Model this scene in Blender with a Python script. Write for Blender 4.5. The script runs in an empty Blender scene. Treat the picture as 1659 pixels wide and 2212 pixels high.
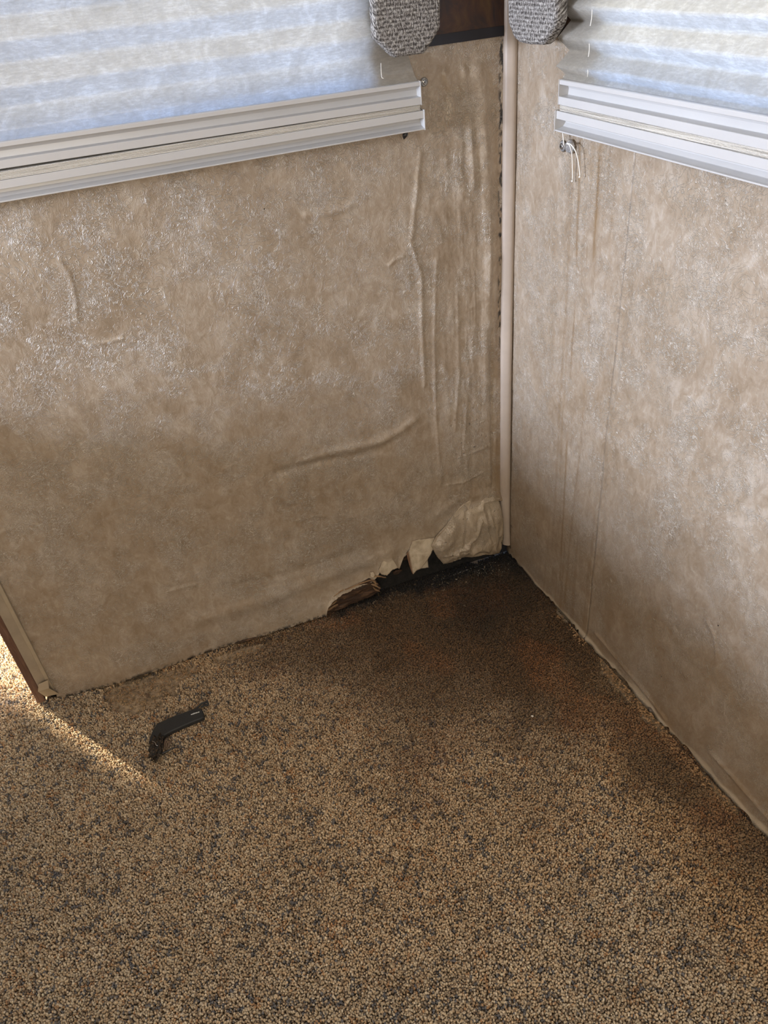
import bpy, bmesh, math, random
import numpy as np
from mathutils import Vector, Matrix

# ------------------------------------------------------------------ camera, world, lights, exposure
random.seed(7)
rng = np.random.default_rng(7)
C = bpy.context.scene.collection
CAM = np.array([-0.77390444, -1.2827147, 1.25])
ROT = np.array([[0.9147774, 0.29954317, -0.27102803],
                [-0.39493428, 0.52215117, -0.75590017],
                [-0.08490713, 0.79851866, 0.59595195]])
FPX = 1674.0
cd = bpy.data.cameras.new('camera')
cd.sensor_fit = 'HORIZONTAL'; cd.sensor_width = 36.0; cd.lens = FPX/1659*36.0
cd.clip_start = 0.02; cd.clip_end = 200
cam = bpy.data.objects.new('camera', cd); C.objects.link(cam)
M3 = ROT
U_, _, Vt = np.linalg.svd(M3)
M3 = U_ @ Vt
mm = Matrix([[*map(float, M3[i]), float(CAM[i])] for i in range(3)] + [[0, 0, 0, 1]])
cam.matrix_world = mm
bpy.context.scene.camera = cam
vs = bpy.context.scene.view_settings
vs.view_transform = 'Standard'; vs.look = 'None'; vs.gamma = 1.0; vs.use_curve_mapping = False
vs.exposure = 0.70

SKY = 2.9; GROUND = 2.9
world = bpy.data.worlds.new('outdoors'); bpy.context.scene.world = world
world.use_nodes = True
wn = world.node_tree.nodes; wl = world.node_tree.links; wn.clear()
wo = wn.new('ShaderNodeOutputWorld'); wb = wn.new('ShaderNodeBackground')
wt = wn.new('ShaderNodeTexCoord'); wx = wn.new('ShaderNodeSeparateXYZ')
wr = wn.new('ShaderNodeValToRGB'); wm = wn.new('ShaderNodeMapRange')
wm.inputs['From Min'].default_value = -1; wm.inputs['From Max'].default_value = 1
wl.new(wt.outputs['Generated'], wx.inputs[0]); wl.new(wx.outputs['Z'], wm.inputs['Value'])
wl.new(wm.outputs[0], wr.inputs[0]); wl.new(wr.outputs[0], wb.inputs[0]); wl.new(wb.outputs[0], wo.inputs[0])
e = wr.color_ramp.elements
e[0].position = 0.0; e[0].color = (0.76*GROUND, 0.59*GROUND, 0.27*GROUND, 1)
e[1].position = 0.47; e[1].color = (0.80*GROUND, 0.63*GROUND, 0.30*GROUND, 1)
n_ = e.new(0.52); n_.color = (0.34*SKY, 0.58*SKY, 1.10*SKY, 1)
n_ = e.new(0.75); n_.color = (0.28*SKY, 0.54*SKY, 1.15*SKY, 1)
n_ = e.new(1.0); n_.color = (0.25*SKY, 0.50*SKY, 1.15*SKY, 1)
wb.inputs[1].default_value = 1.0

def lamp(name, kind, loc, direction, energy, color, **kw):
    l = bpy.data.lights.new(name, kind); l.energy = energy; l.color = color
    for k, v in kw.items(): setattr(l, k, v)
    o = bpy.data.objects.new(name, l); C.objects.link(o)
    o.location = loc
    o.rotation_euler = Vector(direction).to_track_quat('-Z', 'Y').to_euler()
    return o
# low morning sun through the doorway behind the end of the left wall
lamp('sun', 'SUN', (-2.5, 3, 2), (0.535, -0.845, -0.37), 27.0, (1.0, 0.86, 0.64), angle=math.radians(1.5))
# window banks of the rest of the trailer: behind the camera and on the far left side
lamp('rear_window_light', 'AREA', (-1.3, -2.9, 1.25), (0.06, 1, -0.28), 15.5, (1.0, 0.87, 0.68),
     shape='RECTANGLE', size=1.6, size_y=0.8)
lamp('side_window_light', 'AREA', (-3.1, -0.32, 1.30), (1, -0.08, -0.25), 84.0, (0.74, 0.82, 1.0),
     shape='RECTANGLE', size=0.85, size_y=0.30)

# ------------------------------------------------------------------ frames of reference
LD = np.array([0.99895159, -0.04577912, 0.0])       # along the left wall, towards the corner
LN = np.array([-0.04577912, -0.99895159, 0.0])      # out of the left wall into the room
RD = np.array([0.0, 1.0, 0.0]); RN = np.array([-1.0, 0.0, 0.0])
UP = np.array([0.0, 0.0, 1.0])
def pray(x, y):
    return M3 @ np.array([x-829.5, -(y-1106.0), -FPX])
def hit(x, y, n, p0):
    d = pray(x, y); t = np.dot(p0-CAM, n)/np.dot(d, n); return CAM+t*d
def LW(x, y, o=0.0):                                # photo point -> (s, z) on the left wall plane
    p = hit(x, y, LN, LN*o); return float(p @ LD), float(p[2])
def RW(x, y, o=0.0):
    p = hit(x, y, RN, RN*o); return float(p[1]), float(p[2])
def FLR(x, y, z=0.0):
    p = hit(x, y, UP, UP*z); return float(p[0]), float(p[1])
class Frame:
    def __init__(s, d, n): s.d = d; s.n = n
    def __call__(s, a, o, z): return tuple(float(v) for v in (s.d*a+s.n*o+UP*z))
FL_ = Frame(LD, LN); FR_ = Frame(RD, RN)

# ------------------------------------------------------------------ helpers
def tag(o, label=None, cat=None, group=None, kind=None):
    if label: o['label'] = label
    if cat: o['category'] = cat
    if group: o['group'] = group
    if kind: o['kind'] = kind
    return o
def empty(name, loc, label, cat, group=None):
    o = bpy.data.objects.new(name, None); C.objects.link(o); o.location = loc
    o.empty_display_size = 0.02
    return tag(o, label, cat, group)
def link(name, me, mat, parent=None, smooth=False):
    o = bpy.data.objects.new(name, me); C.objects.link(o)
    if mat: me.materials.append(mat)
    if smooth:
        me.polygons.foreach_set('use_smooth', np.ones(len(me.polygons), bool))
    if parent:
        o.parent = parent
        o.matrix_parent_inverse = Matrix.Translation(parent.location).inverted()
    return o
def mesh(name, verts, faces, mat, parent=None, smooth=False):
    me = bpy.data.meshes.new(name); me.from_pydata([tuple(v) for v in verts], [], faces); me.update()
    bm = bmesh.new(); bm.from_mesh(me); bmesh.ops.recalc_face_normals(bm, faces=bm.faces); bm.to_mesh(me); bm.free()
    return link(name, me, mat, parent, smooth)
def npmesh(name, V, F, mat, parent=None, smooth=True, cols=None, attrs=None):
    """V (n,3), F (m,4) int arrays; quads; fast"""
    me = bpy.data.meshes.new(name)
    k = F.shape[1]
    me.vertices.add(len(V)); me.vertices.foreach_set('co', V.astype(np.float32).ravel())
    me.loops.add(F.size); me.loops.foreach_set('vertex_index', F.astype(np.int32).ravel())
    me.polygons.add(len(F)); me.polygons.foreach_set('loop_start', np.arange(0, F.size, k, dtype=np.int32))
    try: me.polygons.foreach_set('loop_total', np.full(len(F), k, dtype=np.int32))
    except Exception: pass
    me.update(calc_edges=True)
    if cols is not None:
        a = me.color_attributes.new('Col', 'FLOAT_COLOR', 'POINT')
        c4 = np.ones((len(V), 4), np.float32); c4[:, :3] = cols; a.data.foreach_set('color', c4.ravel())
    for nm, arr in (attrs or {}).items():
        a = me.attributes.new(nm, 'FLOAT', 'POINT'); a.data.foreach_set('value', arr.astype(np.float32))
    return link(name, me, mat, parent, smooth)
def bx(fr, a0, a1, o0, o1, z0, z1):
    v = [fr(a, o, z) for a in (a0, a1) for o in (o0, o1) for z in (z0, z1)]
    f = [(0, 1, 3, 2), (4, 6, 7, 5), (0, 4, 5, 1), (2, 3, 7, 6), (0, 2, 6, 4), (1, 5, 7, 3)]
    return v, f
def box(name, fr, a0, a1, o0, o1, z0, z1, mat, parent=None, bev=0.0):
    v, f = bx(fr, a0, a1, o0, o1, z0, z1); o = mesh(name, v, f, mat, parent)
    if bev: bevel(o, bev)
    return o
def bevel(o, w, seg=2, ang_=30):
    m = o.modifiers.new('bevel', 'BEVEL'); m.width = w; m.segments = seg; m.limit_method = 'ANGLE'; m.angle_limit = math.radians(ang_)
def extrude_profile(name, fr, prof, a0, a1, mat, parent=None, dz=lambda a: 0.0, n=12, smooth=False, closed=True):
    """prof: list of (o, z); swept along a"""
    V = []; k = len(prof)
    aa = np.linspace(a0, a1, n)
    for a in aa:
        for (o, z) in prof: V.append(fr(a, o, z+dz(a)))
    F = []
    for i in range(n-1):
        for j in range(k if closed else k-1):
            j2 = (j+1) % k
            F.append((i*k+j, i*k+j2, (i+1)*k+j2, (i+1)*k+j))
    if closed:
        F.append(tuple(range(k))); F.append(tuple((n-1)*k+j for j in reversed(range(k))))
    return mesh(name, V, F, mat, parent, smooth)
def tube(name, pts, r, mat, parent=None, seg=8, taper=None):
    pts = [Vector(p) for p in pts]
    # smooth resample (Catmull-Rom)
    P = []
    for i in range(len(pts)-1):
        p0 = pts[max(i-1, 0)]; p1 = pts[i]; p2 = pts[i+1]; p3 = pts[min(i+2, len(pts)-1)]
        for k in range(6):
            t = k/6
            P.append(0.5*((2*p1)+(-p0+p2)*t+(2*p0-5*p1+4*p2-p3)*t*t+(-p0+3*p1-3*p2+p3)*t*t*t))
    P.append(pts[-1])
    V = []; F = []
    for i, p in enumerate(P):
        d = (P[min(i+1, len(P)-1)]-P[max(i-1, 0)]).normalized()
        a = d.orthogonal().normalized(); b = d.cross(a)
        if i and (a.dot(pa) < 0.99):
            a = (pa-d*pa.dot(d)).normalized(); b = d.cross(a)
        pa = a
        rr = r*(taper(i/(len(P)-1)) if taper else 1)
        for k in range(seg):
            an = 2*math.pi*k/seg; V.append(p+(a*math.cos(an)+b*math.sin(an))*rr)
    for i in range(len(P)-1):
        for k in range(seg):
            k2 = (k+1) % seg; F.append((i*seg+k, i*seg+k2, (i+1)*seg+k2, (i+1)*seg+k))
    F.append(tuple(range(seg))); F.append(tuple((len(P)-1)*seg+k for k in reversed(range(seg))))
    return mesh(name, V, F, mat, parent, True)
def smooth01(x): x = np.clip(x, 0, 1); return x*x*(3-2*x)
# vectorised gradient-free value noise
def _hash(ix, iy, seed):
    h = (ix.astype(np.int64)*374761393+iy.astype(np.int64)*668265263+seed*974711) & 0x7fffffff
    h = ((h ^ (h >> 13))*1274126177) & 0x7fffffff
    return ((h ^ (h >> 16)) & 0xffff)/65535.0
def vnoise(x, y, seed=0):
    ix = np.floor(x); iy = np.floor(y); fx = smooth01(x-ix); fy = smooth01(y-iy)
    a = _hash(ix, iy, seed); b = _hash(ix+1, iy, seed); c = _hash(ix, iy+1, seed); d = _hash(ix+1, iy+1, seed)
    return (a*(1-fx)+b*fx)*(1-fy)+(c*(1-fx)+d*fx)*fy
def fbm(x, y, seed=0, oct=4):
    s = 0; a = 0.5; t = 0
    for i in range(oct):
        s = s+a*vnoise(x*2**i+17.3*i, y*2**i-9.1*i, seed+i*31); t += a; a *= 0.55
    return s/t
def polydist(x, y, pts):
    """distance of arrays to a polyline"""
    d = np.full(np.shape(x), 9.0)
    for (x0, y0), (x1, y1) in zip(pts[:-1], pts[1:]):
        dx = x1-x0; dy = y1-y0; L2 = dx*dx+dy*dy+1e-12
        t = np.clip(((x-x0)*dx+(y-y0)*dy)/L2, 0, 1)
        d = np.minimum(d, np.hypot(x-x0-t*dx, y-y0-t*dy))
    return d
def inpoly(x, y, pts):
    r = np.zeros(np.shape(x), bool); n = len(pts)
    for i in range(n):
        x0, y0 = pts[i]; x1, y1 = pts[(i+1) % n]
        c = ((y0 > y) != (y1 > y)) & (x < (x1-x0)*(y-y0)/((y1-y0) if y1 != y0 else 1e-9)+x0)
        r ^= c
    return r

# ------------------------------------------------------------------ materials
class NT:
    def __init__(s, name):
        s.m = bpy.data.materials.new(name); s.m.use_nodes = True; s.t = s.m.node_tree
        s.n = s.t.nodes; s.l = s.t.links; s.bsdf = s.n['Principled BSDF']; s.out = s.n['Material Output']
    def node(s, typ, **kw):
        n = s.n.new(typ)
        for k, v in kw.items():
            if k in n.inputs: s.set(n.inputs[k], v)
            else: setattr(n, k, v)
        return n
    def set(s, sock, v):
        if isinstance(v, bpy.types.NodeSocket): s.l.new(v, sock)
        else: sock.default_value = v
    def noise(s, vec, scale, detail=4, rough=0.55, dist=0.0):
        n = s.node('ShaderNodeTexNoise'); s.set(n.inputs['Vector'], vec)
        n.inputs['Scale'].default_value = scale; n.inputs['Detail'].default_value = detail
        n.inputs['Roughness'].default_value = rough; n.inputs['Distortion'].default_value = dist
        return n.outputs['Fac']
    def math(s, op, a, b=0.0, c=0.0, clamp=False):
        n = s.node('ShaderNodeMath', operation=op); n.use_clamp = clamp
        s.set(n.inputs[0], a); s.set(n.inputs[1], b); s.set(n.inputs[2], c); return n.outputs[0]
    def ramp(s, fac, stops):
        n = s.node('ShaderNodeValToRGB'); s.set(n.inputs[0], fac)
        el = n.color_ramp.elements
        while len(el) < len(stops): el.new(0.5)
        for q, (p, c) in zip(el, stops): q.position = p; q.color = (*c, 1) if len(c) == 3 else c
        return n.outputs[0]
    def range(s, v, a, b, c=0.0, d=1.0):
        n = s.node('ShaderNodeMapRange'); s.set(n.inputs['Value'], v)
        n.inputs['From Min'].default_value = a; n.inputs['From Max'].default_value = b
        n.inputs['To Min'].default_value = c; n.inputs['To Max'].default_value = d; return n.outputs[0]
    def mix(s, f, a, b, blend='MIX'):
        n = s.node('ShaderNodeMix', data_type='RGBA', blend_type=blend)
        s.set(n.inputs['Factor'], f); s.set(n.inputs[6], a); s.set(n.inputs[7], b); return n.outputs[2]
    def bump(s, h, strength=1.0, dist=0.001, normal=None):
        n = s.node('ShaderNodeBump'); n.inputs['Strength'].default_value = strength
        n.inputs['Distance'].default_value = dist; s.set(n.inputs['Height'], h)
        if normal: s.l.new(normal, n.inputs['Normal'])
        return n.outputs[0]
    def pos(s): return s.node('ShaderNodeNewGeometry').outputs['Position']
    def mapping(s, vec, scale=(1, 1, 1), rot=(0, 0, 0)):
        n = s.node('ShaderNodeMapping'); s.l.new(vec, n.inputs['Vector'])
        n.inputs['Scale'].default_value = scale; n.inputs['Rotation'].default_value = rot; return n.outputs[0]
    def attr(s, name, out='Fac'):
        n = s.node('ShaderNodeAttribute'); n.attribute_name = name; return n.outputs[out]
    def fin(s, col=None, rough=None, normal=None, spec=None, metal=None):
        if col is not None: s.set(s.bsdf.inputs['Base Color'], col if not isinstance(col, tuple) else (*col, 1)[:4])
        if rough is not None: s.set(s.bsdf.inputs['Roughness'], rough)
        if normal is not None: s.l.new(normal, s.bsdf.inputs['Normal'])
        if spec is not None: s.bsdf.inputs['Specular IOR Level'].default_value = spec
        if metal is not None: s.bsdf.inputs['Metallic'].default_value = metal
        return s.m
def c4(a, b, c): return (a, b, c, 1.0)

def wallpaper(name, flip=1.0):
    t = NT(name); p = t.pos()
    big = t.noise(p, 5.0, 4, 0.6, 0.4)
    mid = t.noise(t.mapping(p, (1.0, 1.0, 0.7)), 22.0, 5, 0.65, 0.8)
    brush = t.noise(t.mapping(p, (1.0, 1.0, 0.6), (0.3*flip, 0.2, 0.0)), 60.0, 5, 0.7, 1.2)
    f = t.math('ADD', t.math('MULTIPLY', big, 0.30), t.math('ADD', t.math('MULTIPLY', mid, 0.32), t.math('MULTIPLY', brush, 0.38)))
    col = t.ramp(f, [(0.38, (0.240, 0.179, 0.118)), (0.46, (0.302, 0.233, 0.164)),
                     (0.53, (0.358, 0.287, 0.214)), (0.62, (0.465, 0.400, 0.328))])
    # thin embossed curls
    def curl(scale, dist, w):
        n = t.noise(p, scale, 2, 0.5, dist)
        return t.math('SUBTRACT', 1.0, t.math('DIVIDE', t.math('ABSOLUTE', t.math('SUBTRACT', n, 0.5)), w), clamp=True)
    patch = t.range(t.noise(p, 13.0, 3, 0.6, 0.3), 0.46, 0.60)
    patch2 = t.range(t.noise(t.mapping(p, (1, 1, 1), (1, 2, 3)), 9.0, 3, 0.6, 0.3), 0.46, 0.60)
    c1 = t.math('MULTIPLY', curl(85.0, 2.2, 0.060), patch)
    c2 = t.math('MULTIPLY', curl(42.0, 3.0, 0.028), patch2)
    cu = t.math('MAXIMUM', c1, c2)
    col = t.mix(t.math('MULTIPLY', cu, 0.9), col, c4(0.56, 0.51, 0.44))
    sp = t.range(t.noise(p, 190.0, 2, 0.6), 0.60, 0.72)
    col = t.mix(t.math('MULTIPLY', sp, 0.35), col, c4(0.50, 0.45, 0.38))
    # dirt and water stains carried by the sheet itself
    st = t.attr('stain'); dk = t.attr('mould')
    col = t.mix(t.math('MULTIPLY', st, 0.85, clamp=True), col, c4(0.210, 0.125, 0.050))
    fade = t.attr('bleach')
    col = t.mix(fade, col, c4(0.53, 0.44, 0.325))
    spots = t.range(t.noise(p, 9.0, 0, 0.5), 0.0, 1.0)
    v = t.node('ShaderNodeTexVoronoi'); t.l.new(p, v.inputs['Vector']); v.inputs['Scale'].default_value = 24.0
    sepc = t.node('ShaderNodeSeparateColor'); t.l.new(v.outputs['Color'], sepc.inputs[0])
    dot = t.math('MULTIPLY', t.math('LESS_THAN', v.outputs['Distance'], 0.042), t.math('GREATER_THAN', sepc.outputs[0], 0.95))
    dk = t.math('MAXIMUM', dk, dot)
    col = t.mix(dk, col, c4(0.012, 0.010, 0.009))
    gl = t.attr('gloss')
    rough = t.math('SUBTRACT', t.range(mid, 0.3, 0.7, 0.46, 0.33), t.math('MULTIPLY', gl, 0.08))
    h = t.math('ADD', t.math('MULTIPLY', cu, 1.3), t.math('ADD', t.math('MULTIPLY', mid, 1.6), t.math('MULTIPLY', brush, 1.0)))
    grain = t.noise(p, 420.0, 2, 0.6)
    h = t.math('ADD', h, t.math('MULTIPLY', grain, 0.12))
    nrm = t.bump(h, 0.75, 0.0011)
    return t.fin(col, rough, nrm, spec=0.85)
M_WL = wallpaper('wallpaper_vinyl'); M_WR = wallpaper('wallpaper_vinyl_right', -1.0)

def simple(name, col, rough=0.5, bumps=None, spec=0.5, metal=0.0, var=0.0, vscale=30):
    t = NT(name); p = t.pos(); c = c4(*col)
    if var:
        n = t.noise(p, vscale, 4, 0.6)
        c = t.ramp(n, [(0.3, tuple(x*(1-var) for x in col)), (0.7, tuple(min(1, x*(1+var)) for x in col))])
    nrm = t.bump(t.noise(p, bumps[0], 4), 1.0, bumps[1]) if bumps else None
    return t.fin(c, rough, nrm, spec, metal)
M_RAIL = simple('white_rail_plastic', (0.52, 0.515, 0.51), 0.28, var=0.03, vscale=8)
M_TRIM = simple('corner_moulding_vinyl', (0.42, 0.35, 0.29), 0.38, (60, 0.0003), var=0.10, vscale=14)
M_CORD = simple('white_cord', (0.78, 0.76, 0.70), 0.7)
M_SCREW = simple('screw_metal', (0.55, 0.56, 0.57), 0.28, metal=1.0)
M_CLEAR = NT('clear_plastic'); M_CLEAR.bsdf.inputs['Transmission Weight'].default_value = 0.75
M_CLEAR = M_CLEAR.fin(c4(0.72, 0.73, 0.74), 0.12)
M_BLACKP = simple('black_plastic', (0.012, 0.012, 0.013), 0.35)
M_SHELL = simple('room_panel', (0.42, 0.35, 0.27), 0.7, var=0.08)
M_CEIL = simple('ceiling_panel', (0.62, 0.58, 0.50), 0.8)
M_FRAME = simple('window_frame_metal', (0.5, 0.5, 0.5), 0.4)
M_MOULD = simple('black_mouldy_core', (0.012, 0.011, 0.010), 0.9, (90, 0.004), var=0.6, vscale=80)

# tweed of the valances
t = NT('grey_tweed'); uv = t.attr('weave', 'Vector')
def weave(t, uv, su, sv):
    a = t.noise(t.mapping(uv, (su, sv*0.35, 1)), 1.0, 2, 0.6, 0.2)
    b = t.noise(t.mapping(uv, (su*1.7, sv*1.6, 1)), 1.0, 2, 0.6, 0.0)
    rows = t.node('ShaderNodeTexWave', bands_direction='Y'); t.l.new(t.mapping(uv, (20, 60, 1)), rows.inputs[0])
    rows.inputs['Scale'].default_value = 1.0; rows.inputs['Distortion'].default_value = 3.0
    rows.inputs['Detail'].default_value = 2.0; rows.inputs['Detail Scale'].default_value = 3.0
    return a, b, rows.outputs['Fac']
a, b, rws = weave(t, uv, 520.0, 520.0)
f = t.math('ADD', t.math('MULTIPLY', a, 0.62), t.math('ADD', t.math('MULTIPLY', b, 0.38), t.math('MULTIPLY', rws, 0.07)))
col = t.ramp(f, [(0.40, (0.045, 0.040, 0.037)), (0.50, (0.14, 0.128, 0.118)), (0.57, (0.34, 0.32, 0.30)), (0.66, (0.60, 0.58, 0.55))])
M_TWEED = t.fin(col, 0.92, t.bump(f, 1.0, 0.0045), spec=0.15)

# pleated shade cloth: woven, lets daylight through
def shade_mat(name, warm):
    t = NT(name); p = t.pos()
    hz = t.noise(t.mapping(p, (90, 90, 420)), 1.0, 3, 0.7)
    blot = t.noise(p, 18.0, 5, 0.7, 1.5)
    fl = t.noise(t.mapping(p, (160, 160, 900)), 1.0, 2, 0.6)
    bl2 = t.range(t.noise(p, 60.0, 3, 0.7, 1.0), 0.55, 0.72)
    f = t.math('ADD', t.math('MULTIPLY', blot, 0.55), t.math('MULTIPLY', hz, 0.45))
    tr = t.ramp(f, [(0.36, (0.56, 0.55, 0.52)), (0.50, (0.70, 0.69, 0.66)), (0.64, (0.95, 0.95, 0.93))])
    tr = t.mix(t.math('MULTIPLY', bl2, 0.35), tr, c4(1, 1, 1))
    spk = t.attr('mould')
    tr = t.mix(spk, tr, c4(0.10, 0.05, 0.03))
    dif = t.node('ShaderNodeBsdfDiffuse'); t.set(dif.inputs['Color'], t.mix(spk, c4(0.62, 0.58, 0.50), c4(0.08, 0.04, 0.03)))
    trn = t.node('ShaderNodeBsdfTranslucent'); t.set(trn.inputs['Color'], tr)
    nb = t.bump(t.math('ADD', hz, fl), 0.5, 0.0006)
    t.l.new(nb, dif.inputs['Normal'])
    mx = t.node('ShaderNodeMixShader'); mx.inputs[0].default_value = 0.72
    t.l.new(dif.outputs[0], mx.inputs[1]); t.l.new(trn.outputs[0], mx.inputs[2])
    g = t.node('ShaderNodeBsdfGlossy'); g.inputs['Roughness'].default_value = 0.35
    mx2 = t.node('ShaderNodeMixShader'); mx2.inputs[0].default_value = 0.05
    t.l.new(mx.outputs[0], mx2.inputs[1]); t.l.new(g.outputs[0], mx2.inputs[2])
    t.l.new(mx2.outputs[0], t.out.inputs['Surface'])
    return t.m
M_SHADE = shade_mat('pleated_shade_cloth', 0)
t = NT('folded_pleat_stack'); p = t.pos()
ln = t.noise(t.mapping(p, (6, 6, 1500)), 1.0, 2, 0.6)
wv = t.noise(t.mapping(p, (700, 700, 900)), 1.0, 1)
M_STACK = t.fin(t.ramp(ln, [(0.35, (0.50, 0.47, 0.42)), (0.6, (0.74, 0.71, 0.65))]), 0.8, t.bump(t.math('ADD', ln, wv), 0.8, 0.001))
# window glass: clear pane
t = NT('window_glass')
tp = t.node('ShaderNodeBsdfTransparent'); tp.inputs[0].default_value = c4(0.93, 0.95, 0.96)
g = t.node('ShaderNodeBsdfGlossy'); g.inputs['Roughness'].default_value = 0.02
fr = t.node('ShaderNodeFresnel'); mx = t.node('ShaderNodeMixShader')
t.l.new(fr.outputs[0], mx.inputs[0]); t.l.new(tp.outputs[0], mx.inputs[1]); t.l.new(g.outputs[0], mx.inputs[2])
t.l.new(mx.outputs[0], t.out.inputs['Surface']); M_GLASS = t.m
# dark patterned wallpaper border
t = NT('dark_border_paper'); p = t.pos()
n1 = t.noise(p, 26.0, 5, 0.6, 0.8)
M_BORDER = t.fin(t.ramp(n1, [(0.36, (0.022, 0.017, 0.020)), (0.50, (0.055, 0.026, 0.018)), (0.60, (0.075, 0.040, 0.020)), (0.72, (0.095, 0.065, 0.025))]), 0.55)
M_NAVY = simple('navy_border_band', (0.010, 0.010, 0.016), 0.5, var=0.3)
# wood
def wood(name, stops, sc=(1, 1, 1), base=40, rough=0.75, bd=0.002):
    t = NT(name); p = t.mapping(t.pos(), sc)
    n1 = t.noise(p, base, 6, 0.7, 0.6); return t.fin(t.ramp(n1, stops), rough, t.bump(n1, 1.0, bd))
M_ROT = wood('rotten_plywood', [(0.34, (0.020, 0.012, 0.008)), (0.52, (0.055, 0.028, 0.015)), (0.62, (0.12, 0.062, 0.030)), (0.75, (0.28, 0.17, 0.09))], (0.6, 2, 3), 55)
M_SPL = wood('fresh_splinter', [(0.3, (0.12, 0.06, 0.03)), (0.6, (0.42, 0.27, 0.14))], (0.4, 2, 4), 90)
M_FLANGE = wood('reddish_wood_edge', [(0.3, (0.085, 0.042, 0.028)), (0.55, (0.16, 0.085, 0.058)), (0.75, (0.22, 0.13, 0.09))], (3, 3, 0.35), 40, 0.6, 0.0008)
t = NT('torn_paper_face'); p = t.pos(); n1 = t.noise(p, 35.0, 5, 0.65, 0.5)
edge = t.attr('edge')
col = t.ramp(n1, [(0.35, (0.36, 0.29, 0.20)), (0.65, (0.56, 0.48, 0.36))])
col = t.mix(edge, col, c4(0.16, 0.085, 0.045))
M_TORN = t.fin(col, 0.6, t.bump(n1, 1.0, 0.0012))
M_TAPE = simple('cream_folded_trim', (0.39, 0.325, 0.235), 0.5, (120, 0.0004), var=0.08)
M_STRIP = simple('beige_end_strip', (0.34, 0.285, 0.215), 0.5, (50, 0.0006), var=0.14, vscale=20)

# ------------------------------------------------------------------ the walls
def dens(a0, a1, step): return np.linspace(a0, a1, max(2, int(round(abs(a1-a0)/step))+1))
def wall_mesh(name, fr, A, Z, ofun, zbot, hole, mat, attrs_fun):
    a, z = np.meshgrid(A, Z)
    zb = zbot(a)
    zz = np.where(z < 0.30, zb*(1-z/0.30)+z, z)
    o = ofun(a, zz)
    V = fr.d[None, None]*a[..., None]+fr.n[None, None]*o[..., None]+UP[None, None]*zz[..., None]
    ny, nx = a.shape
    idx = np.arange(ny*nx).reshape(ny, nx)
    q = np.stack([idx[:-1, :-1], idx[:-1, 1:], idx[1:, 1:], idx[1:, :-1]], -1)
    ca = (a[:-1, :-1]+a[1:, 1:])/2; cz = (z[:-1, :-1]+z[1:, 1:])/2
    h0, h1, h2, h3 = hole
    keep = ~((ca > h0) & (ca < h1) & (cz > h2) & (cz < h3))
    q = q[keep]
    at = {k: v.ravel() for k, v in attrs_fun(a, zz).items()}
    return npmesh(name, V.reshape(-1, 3), q, mat, attrs=at)

WTOP = 1.90
# ---- left wall
LB = [LW(*p) for p in [(121, 1488), (160, 1490), (250, 1470), (330, 1448), (400, 1424), (470, 1402), (550, 1381), (610, 1362), (655, 1343), (690, 1330), (697, 1324)]]
tearpx = [(697, 1324), (700, 1302), (712, 1287), (735, 1273), (760, 1264), (782, 1255), (800, 1249), (808, 1241), (813, 1237), (817, 1226), (829, 1212), (836, 1206),
          (843, 1203), (850, 1214), (858, 1222), (862, 1212), (868, 1196), (878, 1189), (884, 1181), (893, 1176), (905, 1171), (930, 1168), (941, 1162), (950, 1146), (960, 1136), (972, 1118), (1000, 1098), (1040, 1082), (1085, 1075)]
TP = [LW(*p) for p in tearpx]
ts = np.array([p[0] for p in TP]); tz = np.array([p[1] for p in TP])
def base_off(s):     # how far the foot of the sheet stands out from the wall plane
    xs = [-1.09, -1.05, -0.95, -0.86, -0.75, -0.62, -0.48, -0.40, 0.0]
    ys = [0.004, 0.010, 0.018, 0.018, 0.012, 0.016, 0.017, 0.006, 0.0]
    return np.interp(s, xs, ys)
def l_bot(s):
    z = np.interp(s, ts, tz, left=0.0)
    jag = 0.004*(vnoise(s*260, s*0, 3)-0.5)
    zb = np.where(s < ts[0], 0.0+0.003*vnoise(s*60, s*0, 5), np.maximum(z, 0.0)+jag)
    return np.where(s < ts[0], zb, zb)
def R_(amp, w, pts, wy=None): return (amp, w, [LW(*p) for p in pts])
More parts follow.
